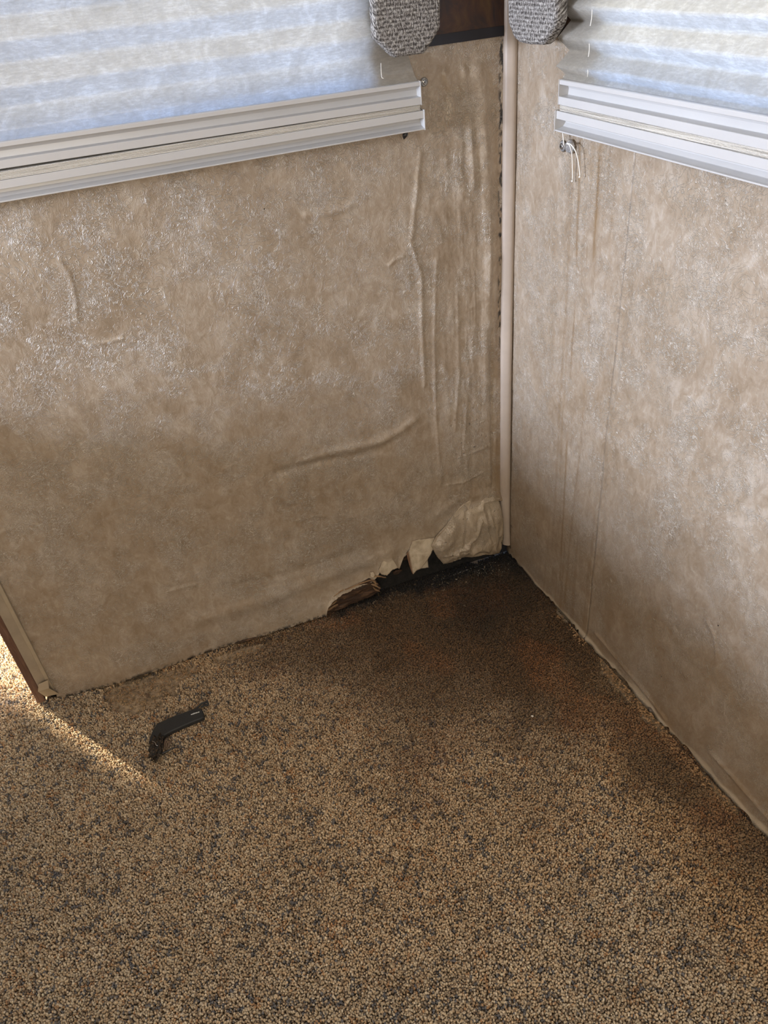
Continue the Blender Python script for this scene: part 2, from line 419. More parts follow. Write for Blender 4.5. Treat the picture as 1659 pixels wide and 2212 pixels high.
ridges = [R_(0.0020, 0.0045, [(905, 330), (897, 420), (885, 520), (908, 600), (908, 700), (915, 830)]),
          R_(0.0045, 0.012, [(1030, 150), (1040, 260), (1050, 400), (1058, 560), (1060, 700)]),
          R_(0.0030, 0.006, [(1000, 150), (1012, 260), (1020, 400)]),
          R_(0.0030, 0.007, [(960, 160), (975, 210), (970, 260)]),
          R_(0.0030, 0.010, [(1052, 560), (1045, 720), (1050, 900), (1056, 1040)]),
          R_(-0.0022, 0.004, [(1062, 500), (1058, 760), (1062, 1050)]),
          R_(0.0016, 0.004, [(940, 560), (935, 720), (940, 900), (950, 1040)]),
          R_(0.0014, 0.004, [(985, 640), (990, 800), (980, 930)]),
          R_(0.0014, 0.004, [(1010, 820), (1000, 960), (1012, 1040)]),
          R_(0.0040, 0.010, [(655, 990), (700, 976), (760, 965), (820, 950), (862, 928), (893, 905)]),
          R_(-0.0035, 0.010, [(600, 1018), (650, 1004), (700, 992), (760, 985), (820, 968)]),
          R_(0.0022, 0.006, [(660, 462), (710, 458), (752, 446)]),
          R_(0.0018, 0.003, [(838, 572), (850, 560), (868, 552)]),
          R_(0.0016, 0.0035, [(192, 745), (225, 738), (262, 730)]),
          R_(0.0014, 0.003, [(128, 560), (150, 590), (163, 640), (166, 690)]),
          R_(0.0012, 0.003, [(336, 1175), (347, 1200), (352, 1228)]),
          R_(0.0014, 0.004, [(362, 1272), (392, 1262), (420, 1257)]),
          R_(0.0014, 0.003, [(990, 985), (1020, 975), (1055, 960)]),
          R_(0.0014, 0.003, [(965, 1045), (1000, 1040), (1040, 1018)]),
          R_(0.0040, 0.018, [(430, 1330), (560, 1290), (690, 1240), (800, 1205), (850, 1185)]),
          R_(-0.0020, 0.010, [(500, 1260), (640, 1225), (760, 1190)]),
          R_(0.0012, 0.003, [(480, 1010), (505, 1000)]), R_(0.0012, 0.003, [(640, 1120), (680, 1110), (700, 1112)]),
          R_(0.0030, 0.012, [(940, 1110), (990, 1075), (1050, 1062), (1075, 1072)])]
def l_off(s, z):
    o = base_off(s)*np.exp(-np.maximum(z, 0)/0.20)
    for amp, w, pts in ridges:
        ps = [p[0] for p in pts]; pz = [p[1] for p in pts]
        m = (s > min(ps)-4*w) & (s < max(ps)+4*w) & (z > min(pz)-4*w) & (z < max(pz)+4*w)
        if m.any():
            d = polydist(s[m], z[m], pts); o[m] += amp*np.exp(-(d/w)**2)
    near = smooth01((s+0.30)/0.22)*smooth01((1.10-z)/0.1)
    o += near*(0.0055*(fbm(s*38, z*3.2, 11, 4)-0.5)+0.0032*(fbm(s*55+z*10, z*26, 12, 3)-0.5))
    o += 0.0040*(fbm(s*7, z*7, 13, 3)-0.5)+0.0014*(fbm(s*24+z*8, z*30, 14, 3)-0.5)*(0.5+smooth01((0.5-z)/0.4))
    # sheet curls forward along the torn edge
    dz = z-np.maximum(np.interp(s, ts, tz, left=-1), 0)
    o += np.where(s > ts[0], 0.006*np.exp(-np.abs(dz)/0.012), 0)
    return np.maximum(o, -0.004)+0.0045
def l_attr(s, z):
    n = fbm(s*260, z*110, 21, 3); n2 = fbm(s*30, z*30, 22, 3)
    mould = smooth01((n-0.52)*9)*smooth01((s+0.034)/0.006)*smooth01((0.020-np.abs(s+0.023))/0.007)*smooth01((z-0.45)/0.2)
    sp = smooth01((fbm(s*210, z*210, 23, 2)-0.80)*16)*np.exp(-((s+0.10)/0.06)**2-((z-0.36)/0.08)**2)
    foot = smooth01((0.012-z)/0.010)*smooth01((n-0.40)*6)
    stain = 0.45*smooth01((0.05-z)/0.06)*n2+0.25*smooth01((s+0.10)/0.1)*smooth01((0.6-z)/0.6)+0.35*smooth01((s+0.042)/0.02)*smooth01((0.9-z)/0.5)
    drk = np.exp(-((s+0.034)/0.004)**2)*0.25
    bleach = 0.40*np.exp(-np.maximum(z-np.maximum(np.interp(s, ts, tz, left=0), 0), 0)/0.035)*smooth01((s+0.78)/0.3)*(s < -0.16)
    gloss = smooth01((s+0.2)/0.1)
    return dict(stain=np.clip(stain+drk, 0, 1), mould=np.clip(mould+sp+foot, 0, 1), bleach=np.clip(bleach, 0, 1), gloss=gloss)
SA = np.concatenate([dens(-1.083, -0.62, 0.0030)[:-1], dens(-0.62, -0.12, 0.0018)[:-1], dens(-0.12, 0.0, 0.0012)])
ZA = np.concatenate([dens(0.0, 0.30, 0.0024)[:-1], dens(0.30, 1.12, 0.0028)[:-1], dens(1.12, WTOP, 0.02)])
LHOLE = (-0.94, -0.250, 1.052, 1.72)
wall_left = wall_mesh('wall_left', FL_, SA, ZA, l_off, l_bot, LHOLE, M_WL, l_attr)
tag(wall_left, kind='structure')
# ---- right wall
seamy = RW(1375, 335)[0]
rdr = [[RW(*p) for p in q] for q in ([(1258, 300), (1250, 560), (1232, 900), (1222, 1050), (1212, 1250)],
                                     [(1300, 320), (1283, 620), (1258, 960), (1240, 1100), (1222, 1300)],
                                     [(1330, 400), (1300, 900), (1280, 1200)])]
rrg = [(0.0022, 0.004, [RW(*p) for p in [(1530, 1690-350), (1548, 1375)]]),
       (0.0016, 0.003, [RW(*p) for p in [(1548, 1385), (1552, 1430), (1546, 1455)]]),
       (0.0030, 0.006, [RW(*p) for p in [(1540, 1625), (1590, 1680), (1659, 1762)]]),
       (0.0025, 0.005, [RW(*p) for p in [(1290, 1368), (1380, 1475), (1440, 1550)]]),
       (0.0020, 0.006, [RW(*p) for p in [(1360, 720), (1330, 900), (1315, 1040)]])]
def r_bot(y): return -0.004+0.012*vnoise(y*40, y*0, 9)*vnoise(y*110, y*0, 10)
def r_off(y, z):
    o = 0.0035*(fbm(y*6, z*6, 31, 3)-0.5)
    o += 0.0012*(fbm(y*24+z*8, z*26, 34, 3)-0.5)
    for amp, w, pts in rrg:
        d = polydist(y, z, pts); o = o+amp*np.exp(-(d/w)**2)
    o -= 0.0030*np.exp(-((y-seamy-0.0015*np.sin(z*5))/0.0012)**2)
    o += 0.0010*np.exp(-((y-seamy+0.006)/0.004)**2)
    # foot of the sheet kicks out over the carpet
    o += (0.001+0.009*vnoise(y*45, y*0, 41)*vnoise(y*9, y*0, 42))*np.exp(-np.maximum(z, 0)/0.006)*smooth01((-0.08-y)/0.1)
    return o+0.0035
def r_attr(y, z):
    st = np.zeros_like(y); n = fbm(y*20, z*8, 51, 3)
    for k, pts in enumerate(rdr):
        st += (0.75, 0.6, 0.2)[k]*np.exp(-(polydist(y, z, pts)/(0.0028, 0.0035, 0.004)[k])**2)*smooth01((n-0.25)*3)
    st += 0.30*smooth01((y+0.40)/0.12)*smooth01((fbm(y*90, z*2.0, 52, 3)-0.50)*6)*smooth01((-0.13-y)/0.05)
    st += 0.40*smooth01((0.10-z)/0.10)*n
    st += 0.25*smooth01((0.5-z)/0.5)
    seam = np.exp(-((y-seamy-0.0015*np.sin(z*5))/0.0011)**2)*(0.35+0.5*n)
    foot = smooth01((0.004-z)/0.004)*0.8
    corner = smooth01((y+0.012)/0.008)*smooth01((0.5-z)/0.3)*0.6
    sp = smooth01((fbm(y*130, z*130, 53, 2)-0.74)*16)*smooth01((y+0.05)/0.03)*smooth01((0.15-z)/0.1)
    bl = 0.8*smooth01((0.016*vnoise(y*30, y*0, 43)+0.006-z)/0.005)*smooth01((-0.05-y)/0.05)
    return dict(stain=np.clip(st, 0, 0.9), mould=np.clip(seam*0.7+foot+corner+sp, 0, 1), bleach=bl, gloss=np.ones_like(y)*0.4)
YA = np.concatenate([dens(-1.30, -0.66, 0.004)[:-1], dens(-0.66, 0.0, 0.0018)])
RHOLE = (-0.98, -0.245, 1.052, 1.72)
wall_right = wall_mesh('wall_right', FR_, YA, ZA, r_off, r_bot, RHOLE, M_WR, r_attr)
tag(wall_right, kind='structure')
# wall cores (studs and panel behind the sheets), with the window openings
def core(name, fr, a0, a1, hole, mat, parent):
    h0, h1, h2, h3 = hole; V = []; F = []
    for q in ((a0, h0, 0, WTOP), (h1, a1, 0, WTOP), (h0, h1, 0, h2), (h0, h1, h3, WTOP)):
        v, f = bx(fr, q[0], q[1], -0.045, -0.012, q[2]-0.01, q[3]); F += [tuple(i+len(V) for i in g) for g in f]; V += v
    return mesh(name, V, F, mat, parent)
core('wall_core', FL_, -1.10, 0.03, LHOLE, M_MOULD, wall_left)
core('wall_core', FR_, -1.30, 0.0, RHOLE, M_MOULD, wall_right)
# rest of the room, out of the picture
def struct(o): return tag(o, kind='structure')
W = Frame(np.array([1.0, 0, 0]), np.array([0, 1.0, 0]))
vc = []; fc = []
for q in ((-3.3, 0.03, -3.1, 0.05), (-3.3, -1.085, 0.05, 1.75)):
    v, f = bx(W, q[0], q[1], q[2], q[3], WTOP, WTOP+0.04); fc += [tuple(i+len(vc) for i in g) for g in f]; vc += v
struct(mesh('ceiling', vc, fc, M_CEIL))
# added unseen partition, waist-high, blocking side light so the lower walls darken
struct(box('wall_light_block', W, -1.58, -1.50, -2.2, 0.05, -0.01, 0.82, M_SHELL))
struct(box('wall_front', W, -3.3, 0.03, -3.1, -3.02, 0, WTOP, M_SHELL))
struct(box('wall_side', W, -3.3, -3.22, -3.1, 1.75, 0, WTOP, M_SHELL))
struct(box('wall_right_rear', W, 0.0, 0.05, -3.1, -1.302, 0, WTOP, M_SHELL))
struct(box('wall_return', W, -1.115, -1.085, 0.095, 1.65, 0, WTOP, M_SHELL))
JAMB = -2.188
vb = []; fb = []
for q in ((-3.3, JAMB, 0, WTOP), (JAMB, -1.30, 0.84, WTOP), (-1.30, -1.085, 0, WTOP)):
    v, f = bx(W, q[0], q[1], 1.65, 1.70, q[2], q[3]); fb += [tuple(i+len(vb) for i in g) for g in f]; vb += v
struct(mesh('wall_back', vb, fb, M_SHELL))

# windows behind the shades
def window(nm, fr, hole):
    h0, h1, h2, h3 = hole; V = []; F = []
    for q in ((h0, h0+0.02, h2, h3), (h1-0.012, h1, h2, h3), (h0, h1, h2, h2+0.012), (h0, h1, h3-0.02, h3)):
        v, f = bx(fr, q[0], q[1], -0.046, -0.004, q[2], q[3]); F += [tuple(i+len(V) for i in g) for g in f]; V += v
    o = struct(mesh(nm, V, F, M_FRAME))
    box('pane', fr, h0+0.01, h1-0.006, -0.030, -0.027, h2+0.006, h3-0.01, M_GLASS, o)
window('window_1', FL_, LHOLE); window('window_2', FR_, RHOLE)

# wallpaper border strips
def border(fr, a0, a1, z0, parent, off):
    box('wallpaper_border', fr, a0, a1, off, off+0.0012, z0+0.012, z0+0.16, M_BORDER, parent)
    box('border_band', fr, a0, a1, off, off+0.0018, z0, z0+0.0145, M_NAVY, parent)
border(FL_, -0.235, -0.024, 1.1012, wall_left, 0.0062)
border(FR_, -0.240, -0.004, 1.1035, wall_right, 0.0062)

# ------------------------------------------------------------------ corner moulding, end strip
def trimx(z): return 0.0
prof = [(-0.024, 0.002), (-0.0245, 0.0075), (-0.021, 0.0125), (-0.015, 0.0165), (-0.010, 0.0185), (-0.0055, 0.0175), (-0.0035, 0.0145), (-0.0035, 0.002)]
zs = np.concatenate([np.linspace(0.035, 0.20, 10), np.linspace(0.25, WTOP, 14)])
V = []; F = []; k = len(prof)
for z in zs:
    sh = 0.004*math.exp(-(z-0.03)/0.05)
    sc = 1.0-0.25*math.exp(-(z-0.03)/0.06)
    for (s, o) in prof: V.append(FL_(s*sc+0*sh-0.0012*math.sin(z*4), o+sh*0.6, z))
for i in range(len(zs)-1):
    for j in range(k): F.append((i*k+j, i*k+(j+1) % k, (i+1)*k+(j+1) % k, (i+1)*k+j))
F.append(tuple(range(k))); F.append(tuple((len(zs)-1)*k+j for j in reversed(range(k))))
trim_1 = struct(mesh('trim_1', V, F, M_TRIM, None, True)); trim_1.modifiers.new('es', 'EDGE_SPLIT').split_angle = math.radians(50)
# black open joint beside the moulding
# vertical strip over the free end of the left wall
trim_2 = struct(box('trim_2', FL_, -1.108, -1.083, -0.02, 0.010, 0.030, WTOP, M_STRIP)); bevel(trim_2, 0.0015)
box('raised_edge', FL_, -1.0885, -1.0810, 0.004, 0.0135, 0.022, WTOP, M_TAPE, trim_2, 0.001)
fl = box('wood_edge', FL_, -1.126, -1.108, -0.045, 0.006, 0.0, WTOP, M_FLANGE, trim_2, 0.003)
tag(fl, 'reddish brown bare wood edge')
# folded paper tab at the foot of the strip
P0 = [(83, 1476, .012), (104, 1468, .020), (107, 1486, .022), (83, 1493, .014)]
def lp(x, y, o): a, z = LW(x, y, o); return FL_(a, o, z)
V = [lp(83, 1478, .014), lp(104, 1469, .024), lp(105.5, 1487, .028), lp(82, 1494, .018), lp(98, 1505, .012), lp(127, 1499, .014)]
tab = mesh('folded_tab', V, [(0, 1, 2, 3), (3, 2, 5, 4)], M_TAPE, trim_2); sm = tab.modifiers.new('sol', 'SOLIDIFY'); sm.thickness = 0.0012
tag(tab, 'cream folded paper tab')

# ------------------------------------------------------------------ torn sheet, flaps, rotten wood
def sheet(name, pts, mat, parent, ofun, n=60, thick=0.0012, edgefun=None, attrs=None):
    """pts: outline in wall (s,z); filled grid displaced by ofun"""
    ps = np.array(pts); s0, z0 = ps.min(0); s1, z1 = ps.max(0)
    st = max(s1-s0, z1-z0)/n
    S, Z = np.meshgrid(np.arange(s0-st, s1+st*1.5, st), np.arange(z0-st, z1+st*1.5, st))
    # snap grid points near the outline onto it so that the edge is clean
    inside = inpoly(S, Z, pts)
    cl = pts+[pts[0]]
    bd = np.full(S.shape, 9.0); bs = S.copy(); bz = Z.copy()
    for (x0, y0), (x1, y1) in zip(cl[:-1], cl[1:]):
        dx = x1-x0; dy = y1-y0; L2 = dx*dx+dy*dy+1e-12
        t_ = np.clip(((S-x0)*dx+(Z-y0)*dy)/L2, 0, 1); qx = x0+t_*dx; qy = y0+t_*dy
        d = np.hypot(S-qx, Z-qy); m = d < bd; bd[m] = d[m]; bs[m] = qx[m]; bz[m] = qy[m]
    keepv = inside | (bd < st*0.75)
    out = keepv & (~inside | (bd < st*0.35)); S = np.where(out, bs, S); Z = np.where(out, bz, Z)
    O = ofun(S, Z, np.where(out, 0, bd))
    idx = -np.ones(S.shape, int); idx[keepv] = np.arange(keepv.sum())
    V = (LD[None]*S[keepv][:, None]+LN[None]*O[keepv][:, None]+UP[None]*Z[keepv][:, None])
    q = np.stack([idx[:-1, :-1], idx[:-1, 1:], idx[1:, 1:], idx[1:, :-1]], -1).reshape(-1, 4)
    q = q[(q >= 0).all(1)]
    at = {k_: v_[keepv] for k_, v_ in attrs(S, Z, bd).items()} if attrs else None
    o = npmesh(name, V, q, mat, parent, attrs=at)
    m = o.modifiers.new('sol', 'SOLIDIFY'); m.thickness = thick; m.offset = -1
    return o
def zero_attr(S, Z, bd):
    n = fbm(S*90, Z*90, 61, 3)
    return dict(stain=0.15+0.35*smooth01((0.006-bd)/0.006)*smooth01((S+0.07)/0.03)+0.25*smooth01((0.05-Z)/0.04), gloss=np.ones_like(S)*0.5,
                mould=np.clip(smooth01((0.0025-bd)/0.002)*smooth01((n-0.45)*5)*((S > -0.03) | (Z < 0.02))+smooth01((fbm(S*200, Z*200, 62, 2)-0.86)*14)*0.9, 0, 1),
                bleach=0.35+0.35*smooth01((Z-0.12-(-S-0.06)*0.2)/0.04)*smooth01((-0.03-S)/0.02))
flap_px = [(951, 1211), (945, 1204), (941, 1197), (936, 1188), (933, 1181), (940, 1168), (948, 1157), (955, 1147), (962, 1138), (972, 1122), (985, 1106), (998, 1090), (1016, 1080), (1040, 1070),
           (1068, 1068), (1076, 1076), (1081, 1100), (1086, 1130), (1088, 1160), (1087, 1188), (1083, 1199), (1060, 1202), (1030, 1206), (1000, 1210), (975, 1218), (960, 1222)]
fo = 0.022
flap = [LW(x, y, fo*min(1, max(0.25, (y-1060)/110))) for x, y in flap_px]
top_z = max(p[1] for p in flap)
ccr = [(0.0050, 0.0045, [LW(*p, .02) for p in [(1010, 1178), (988, 1190), (984, 1202)]]),
       (0.0040, 0.0040, [LW(*p, .02) for p in [(1040, 1125), (1025, 1160), (1005, 1185)]]),
       (0.0035, 0.005, [LW(*p, .02) for p in [(1070, 1085), (1048, 1090), (1042, 1105)]]),
       (0.0030, 0.003, [LW(*p, .02) for p in [(1058, 1095), (1066, 1150), (1070, 1190)]]),
       (0.0028, 0.003, [LW(*p, .02) for p in [(1046, 1100), (1052, 1140), (1060, 1170)]]),
       (-0.0030, 0.004, [LW(*p, .02) for p in [(1010, 1110), (1008, 1150), (1000, 1180)]]),
       (0.0030, 0.004, [LW(*p, .02) for p in [(960, 1200), (985, 1195), (1012, 1190)]])]
def flap_o(S, Z, bd):
    h = np.clip((top_z-Z)/(top_z-0.02), 0, 1)
    o = 0.007+0.019*smooth01(h*2.2)*(0.55+0.45*smooth01(bd/0.02))
    o -= 0.004*smooth01((h-0.75)/0.25)
    for amp, w, pts in ccr: o = o+amp*np.exp(-(polydist(S, Z, pts)/w)**2)
    o = o+smooth01(h*2.5)*0.005*(0.5-np.abs(fbm(S*26+Z*9, Z*16-S*8, 73, 2)-0.5)*5)*smooth01(bd/0.008)
    o = o+smooth01(h*2)*(0.008*(fbm(S*42, Z*26, 71, 4)-0.5)+0.004*(fbm(S*120, Z*80, 72, 3)-0.5))
    return o
fl1 = sheet('wallpaper_flap', flap, M_WL, wall_left, flap_o, 80, attrs=zero_attr)
tag(fl1, 'large crumpled flap of loose wallpaper')
def torn(pxs, o0, tilt, label, edge_side=None, seed=1):
    base = [LW(x, y, o0) for x, y in pxs]
    # roughen the outline
    pts = []
    for i in range(len(base)):
        a = base[i]; b = base[(i+1) % len(base)]
        for k_ in range(4):
            t_ = k_/4; j = 0.0012*(random.random()-0.5) if k_ else 0
            pts.append((a[0]+(b[0]-a[0])*t_+j, a[1]+(b[1]-a[1])*t_+j))
    zt = max(p[1] for p in pts); s_ = min(p[0] for p in pts)
    def of(S, Z, bd): return o0-0.006+tilt*(zt-Z)+0.003*(fbm(S*80, Z*80, seed, 3)-0.5)
    def at(S, Z, bd): return dict(edge=smooth01((0.0016-bd)/0.0014)*0.5+(smooth01((s_+0.008-S)/0.002) if edge_side else 0))
    o = sheet('torn_paper', pts, M_TORN, wall_left, of, 34, 0.0012, attrs=at); tag(o, label); return o
torn([(893, 1172), (905, 1168), (942, 1163), (936, 1180), (926, 1196), (917, 1206), (905, 1219), (893, 1224), (886, 1232), (880, 1214), (877, 1195), (884, 1188)], 0.015, 0.32, 'cream torn flap with a brown plywood edge', True, 81)
torn([(843, 1202), (850, 1210), (859, 1224), (847, 1228), (833, 1239), (822, 1238), (817, 1230), (826, 1216)], 0.014, 0.30, 'small pointed cream torn flap', None, 82)
torn([(801, 1240), (808, 1238), (812, 1244), (808, 1250), (801, 1248)], 0.018, 0.2, 'tiny pale torn paper scrap', None, 84)
torn([(893, 1226), (905, 1219), (915, 1214), (926, 1212), (927, 1228), (912, 1230), (898, 1236)], 0.006, 0.1, 'dull brownish torn paper edge', None, 83)
# rotten plywood in the gap
def lump_board(name, pxs, o0, o1, mat, parent, seed, rough=0.004):
    pts = [LW(x, y, o1) for x, y in pxs]
    def of(S, Z, bd):
        return o0+(o1-o0)*smooth01(bd/0.006+0.35)+rough*(fbm(S*50, Z*160, seed, 4)-0.5)*2
    o = sheet(name, pts, mat, parent, of, 70, 0.010); return o
rot = lump_board('rotten_plywood', [(694, 1330), (698, 1308), (706, 1292), (716, 1284), (737, 1273), (770, 1262), (798, 1250), (812, 1252), (818, 1262), (825, 1270), (822, 1280), (800, 1292), (770, 1304), (735, 1318), (712, 1330)],
                0.004, 0.014, M_ROT, None, 91)
tag(rot, 'rotten brown plywood strip exposed under the torn wallpaper of the left wall', 'rotten wood')
def splinter(px0, px1, w, o, mat, parent, name='splinter'):
    a = LW(*px0, o); b = LW(*px1, o); d = np.array([b[0]-a[0], b[1]-a[1]]); L = np.hypot(*d); d /= L; nn = np.array([-d[1], d[0]])
    V = []; F = []; N = 10
    for i in range(N):
        t_ = i/(N-1); ww = w*(0.35+0.65*math.sin(math.pi*min(1, t_*1.1+.05)))*(0.8+0.4*random.random())
        c = np.array(a)+d*L*t_+nn*0.0008*math.sin(t_*7+px0[0])
        for (u, oo) in ((-ww, o-.002), (ww, o-.002), (ww*.6, o+.0015), (-ww*.6, o+.0015)):
            q = c+nn*u; V.append(FL_(q[0], oo, q[1]))
    for i in range(N-1):
        for j in range(4): F.append((i*4+j, i*4+(j+1) % 4, (i+1)*4+(j+1) % 4, (i+1)*4+j))
    F.append((0, 1, 2, 3)); F.append((N*4-1, N*4-2, N*4-3, N*4-4))
    return mesh(name, V, F, mat, parent)
for q in [((700, 1302), (742, 1274), .0011, .018), ((706, 1308), (730, 1292), .0009, .019), ((710, 1312), (728, 1297), .0013, .0185), ((745, 1274), (806, 1251), .0010, .018),
          ((700, 1322), (730, 1306), .0016, .019), ((803, 1262), (822, 1270), .0026, .0185), ((804, 1254), (816, 1262), .0030, .0175), ((806, 1270), (820, 1278), .0020, .0185)]:
    splinter(*q, M_SPL, rot)
sp2 = splinter((809, 1245), (834, 1247), 0.0016, 0.016, M_SPL, None, 'wood_splinter')
tag(sp2, 'loose pale wood splinter lying between rotten plywood and torn paper', 'splinter')
for i, q in enumerate([((863, 1228), (866, 1196), .004, .000), ((868, 1210), (884, 1202), .005, -.001), ((850, 1240), (868, 1232), .006, -.003)]):
    o = splinter(*q, M_ROT, wall_left, 'plywood_layer')
# insulation lump hanging in the black gap
# ------------------------------------------------------------------ floor
struct(box('floor', W, -3.3, 0.06, -3.1, 1.75, -0.05, -0.0095, simple('carpet_backing', (0.33, 0.245, 0.155), 0.95, (140, 0.004), var=0.55, vscale=90)))
# ---- carpet pile: short twisted tufts
BARE1 = [FLR(*p) for p in [(205, 1482), (262, 1466), (330, 1450), (388, 1436), (425, 1425), (440, 1440), (410, 1462), (385, 1480), (372, 1505), (340, 1530), (290, 1540), (250, 1535), (232, 1512)]]
BARE2 = [FLR(*p) for p in [(1280, 1385), (1330, 1440), (1385, 1500), (1420, 1530), (1440, 1570), (1425, 1580), (1395, 1556), (1350, 1505), (1300, 1440), (1283, 1410)]]
BARE3 = [FLR(*p) for p in [(1205, 1300), (1235, 1330), (1225, 1345), (1200, 1318)]]
BARE4 = [FLR(*p) for p in [(1520, 1660), (1600, 1745), (1595, 1760), (1560, 1725), (1505, 1665)]]
BARE5 = [FLR(*p) for p in [(460, 1413), (560, 1384), (575, 1392), (530, 1415), (490, 1430), (455, 1432)]]
SP = 0.0029
gx = np.arange(-1.62, 0.012, SP); gy = np.arange(-1.45, 0.70, SP)
X, Y = np.meshgrid(gx, gy); X = X.ravel(); Y = Y.ravel()
X = X+rng.uniform(-.5, .5, X.size)*SP*0.95; Y = Y+rng.uniform(-.5, .5, Y.size)*SP*0.95
# only where the picture can look, with a margin
P = np.stack([X, Y, np.zeros_like(X)], 1)-CAM; Cc = P @ M3
u = 829.5+FPX*Cc[:, 0]/-Cc[:, 2]; v = 1106-FPX*Cc[:, 1]/-Cc[:, 2]
offl = X*LN[0]+Y*LN[1]; sl = X*LD[0]+Y*LD[1]
vis = (u > -260) & (u < 1920) & (v < 2420) & (v > 1000)
wallside = np.where(sl < -1.125, True, offl > base_off(sl)*0.9-0.004+np.where((sl > -0.52) & (sl < -0.1), -0.02, 0))
keep = vis & wallside
X = X[keep]; Y = Y[keep]; sl = sl[keep]; offl = offl[keep]
Xw = X+0.022*(fbm(X*45, Y*45, 105, 3)-0.5)*2; Yw = Y+0.022*(fbm(X*45, Y*45, 106, 3)-0.5)*2
bare = inpoly(Xw, Yw, BARE1) | inpoly(Xw, Yw, BARE2) | inpoly(X, Y, BARE3) | inpoly(X, Y, BARE4) | inpoly(X, Y, BARE5)
bn = fbm(X*60, Y*60, 101, 3)
grime = (offl < 0.035+0.05*fbm(X*14, Y*14, 102, 2)) & (sl > -0.52) & (sl < -0.05)
drop = bare & (bn > 0.30) & (rng.random(X.size) < 0.88)
drop |= grime & (rng.random(X.size) < 0.25)
k_ = ~drop; X = X[k_]; Y = Y[k_]; sl = sl[k_]; offl = offl[k_]; bare = bare[k_]; grime = grime[k_]
N = X.size
print('tufts', N)
# colour of the yarn
pal = np.array([[.50, .405, .285], [.60, .51, .385], [.42, .31, .20], [.40, .25, .14], [.150, .148, .155], [.22, .165, .115], [.54, .41, .27]])
r1 = rng.random(N)
cl = fbm(X*105, Y*105, 111, 2); cl2 = fbm(X*60+5, Y*60, 112, 2); cl3 = fbm(X*14, Y*14, 113, 2)
ci = np.where(r1 < .42, 0, np.where(r1 < .66, 1, np.where(r1 < .80, 2, np.where(r1 < .90, 6, 5))))
ci = np.where((cl > 0.68) & (rng.random(N) < 0.6), 4, ci)
ci = np.where((cl > 0.60) & (rng.random(N) < 0.22), 5, ci)
ci = np.where((cl2 > 0.72) & (rng.random(N) < 0.4), 3, ci)
ci = np.where(rng.random(N) < 0.035, 4, ci); ci = np.where(rng.random(N) < 0.03, 3, ci)
col = pal[ci]*(0.82+0.36*rng.random((N, 1)))*(0.90+0.25*cl3[:, None])
# water stain in the corner and along the right wall
wob = (fbm(X*6, Y*6, 121, 3)-0.5); wob2 = (fbm(X*22, Y*22, 122, 3)-0.5)
r = np.sqrt((X/0.73)**2+(Y/0.62)**2)+0.34*wob+0.15*wob2
dark = smooth01((1.14-r)/0.55)
band = smooth01((0.165+0.10*wob*2-(-X))/0.11)*smooth01((Y+1.25)/0.3)
dark = np.maximum(dark, band*0.80)
foot = smooth01((0.030+0.03*wob*2-offl)/0.03)*smooth01((sl+0.80)/0.12)*0.9
dark = np.maximum(dark, foot)
tan_ = smooth01((1.75-r)/0.7)*0.5
tan_ = np.maximum(tan_, 0.75*smooth01((0.12+0.1*wob-offl)/0.08)*smooth01((-0.42-sl)/0.1)*smooth01((sl+1.04)/0.08))
tan_ = np.maximum(tan_, 0.8*smooth01((0.25+0.10*wob+X)/0.12))
c1 = np.array([.64, .40, .20])
col = col*(1-tan_[:, None])+col*tan_[:, None]*np.array([.95, .79, .60])
deep = smooth01((0.62-r)/0.5)
stc = np.array([.105, .058, .028])*(1-deep[:, None])+np.array([.028, .016, .009])*deep[:, None]
redd = smooth01((fbm(X*9, Y*9, 123, 2)-0.55)*5)[:, None]
stc = stc*(1+redd*np.array([.5, .22, .05]))
col = col*(1-dark[:, None]*0.95)+(stc*(0.5+rng.random((N, 1))))*(dark[:, None]*0.95)
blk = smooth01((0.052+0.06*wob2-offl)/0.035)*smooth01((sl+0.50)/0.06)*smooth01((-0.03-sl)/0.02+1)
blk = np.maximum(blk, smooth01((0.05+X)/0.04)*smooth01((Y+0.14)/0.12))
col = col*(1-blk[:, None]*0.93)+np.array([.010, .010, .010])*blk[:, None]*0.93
bc = np.array([.36, .25, .14])
col = np.where(bare[:, None], bc*(0.7+0.6*rng.random((N, 1))), col)
col = np.clip(col*1.13, 0.004, 0.8)
# tuft geometry: 4-sided, four rings, bent and twisted
h = 0.0085*(0.75+0.5*rng.random(N))*(0.9+0.2*cl3); h = np.where(bare, h*0.45, h)*(1-0.35*dark)
h = h*(0.86+0.5*(fbm(X*34, Y*34, 131, 2)-0.35))
w = 0.00170*(0.8+0.5*rng.random(N))
ang = rng.random(N)*2*np.pi; lean = 0.0026*rng.random(N)**0.6*(1+0.5*dark); la = rng.random(N)*2*np.pi
rings = [(0.0, 0.75, 0.0), (0.50, 1.05, 0.25), (0.85, 1.0, 0.75), (1.0, 0.35, 1.0)]
VV = np.zeros((N, 16, 3), np.float32)
tw = rng.uniform(-1.2, 1.2, N)
for i, (tz_, wr_, ln_) in enumerate(rings):
    cx = X+np.cos(la)*lean*ln_; cy = Y+np.sin(la)*lean*ln_; cz = -0.0098+h*tz_
    for j in range(4):
        a_ = ang+j*np.pi/2+tw*tz_
        VV[:, i*4+j, 0] = cx+np.cos(a_)*w*wr_; VV[:, i*4+j, 1] = cy+np.sin(a_)*w*wr_; VV[:, i*4+j, 2] = cz+(j % 2)*0.0004*tz_
fq = []
for i in range(3):
    for j in range(4): fq.append((i*4+j, i*4+(j+1) % 4, (i+1)*4+(j+1) % 4, (i+1)*4+j))
fq.append((12, 13, 14, 15)); fq = np.array(fq)
Fq = (fq[None]+(np.arange(N)*16)[:, None, None]).reshape(-1, 4)
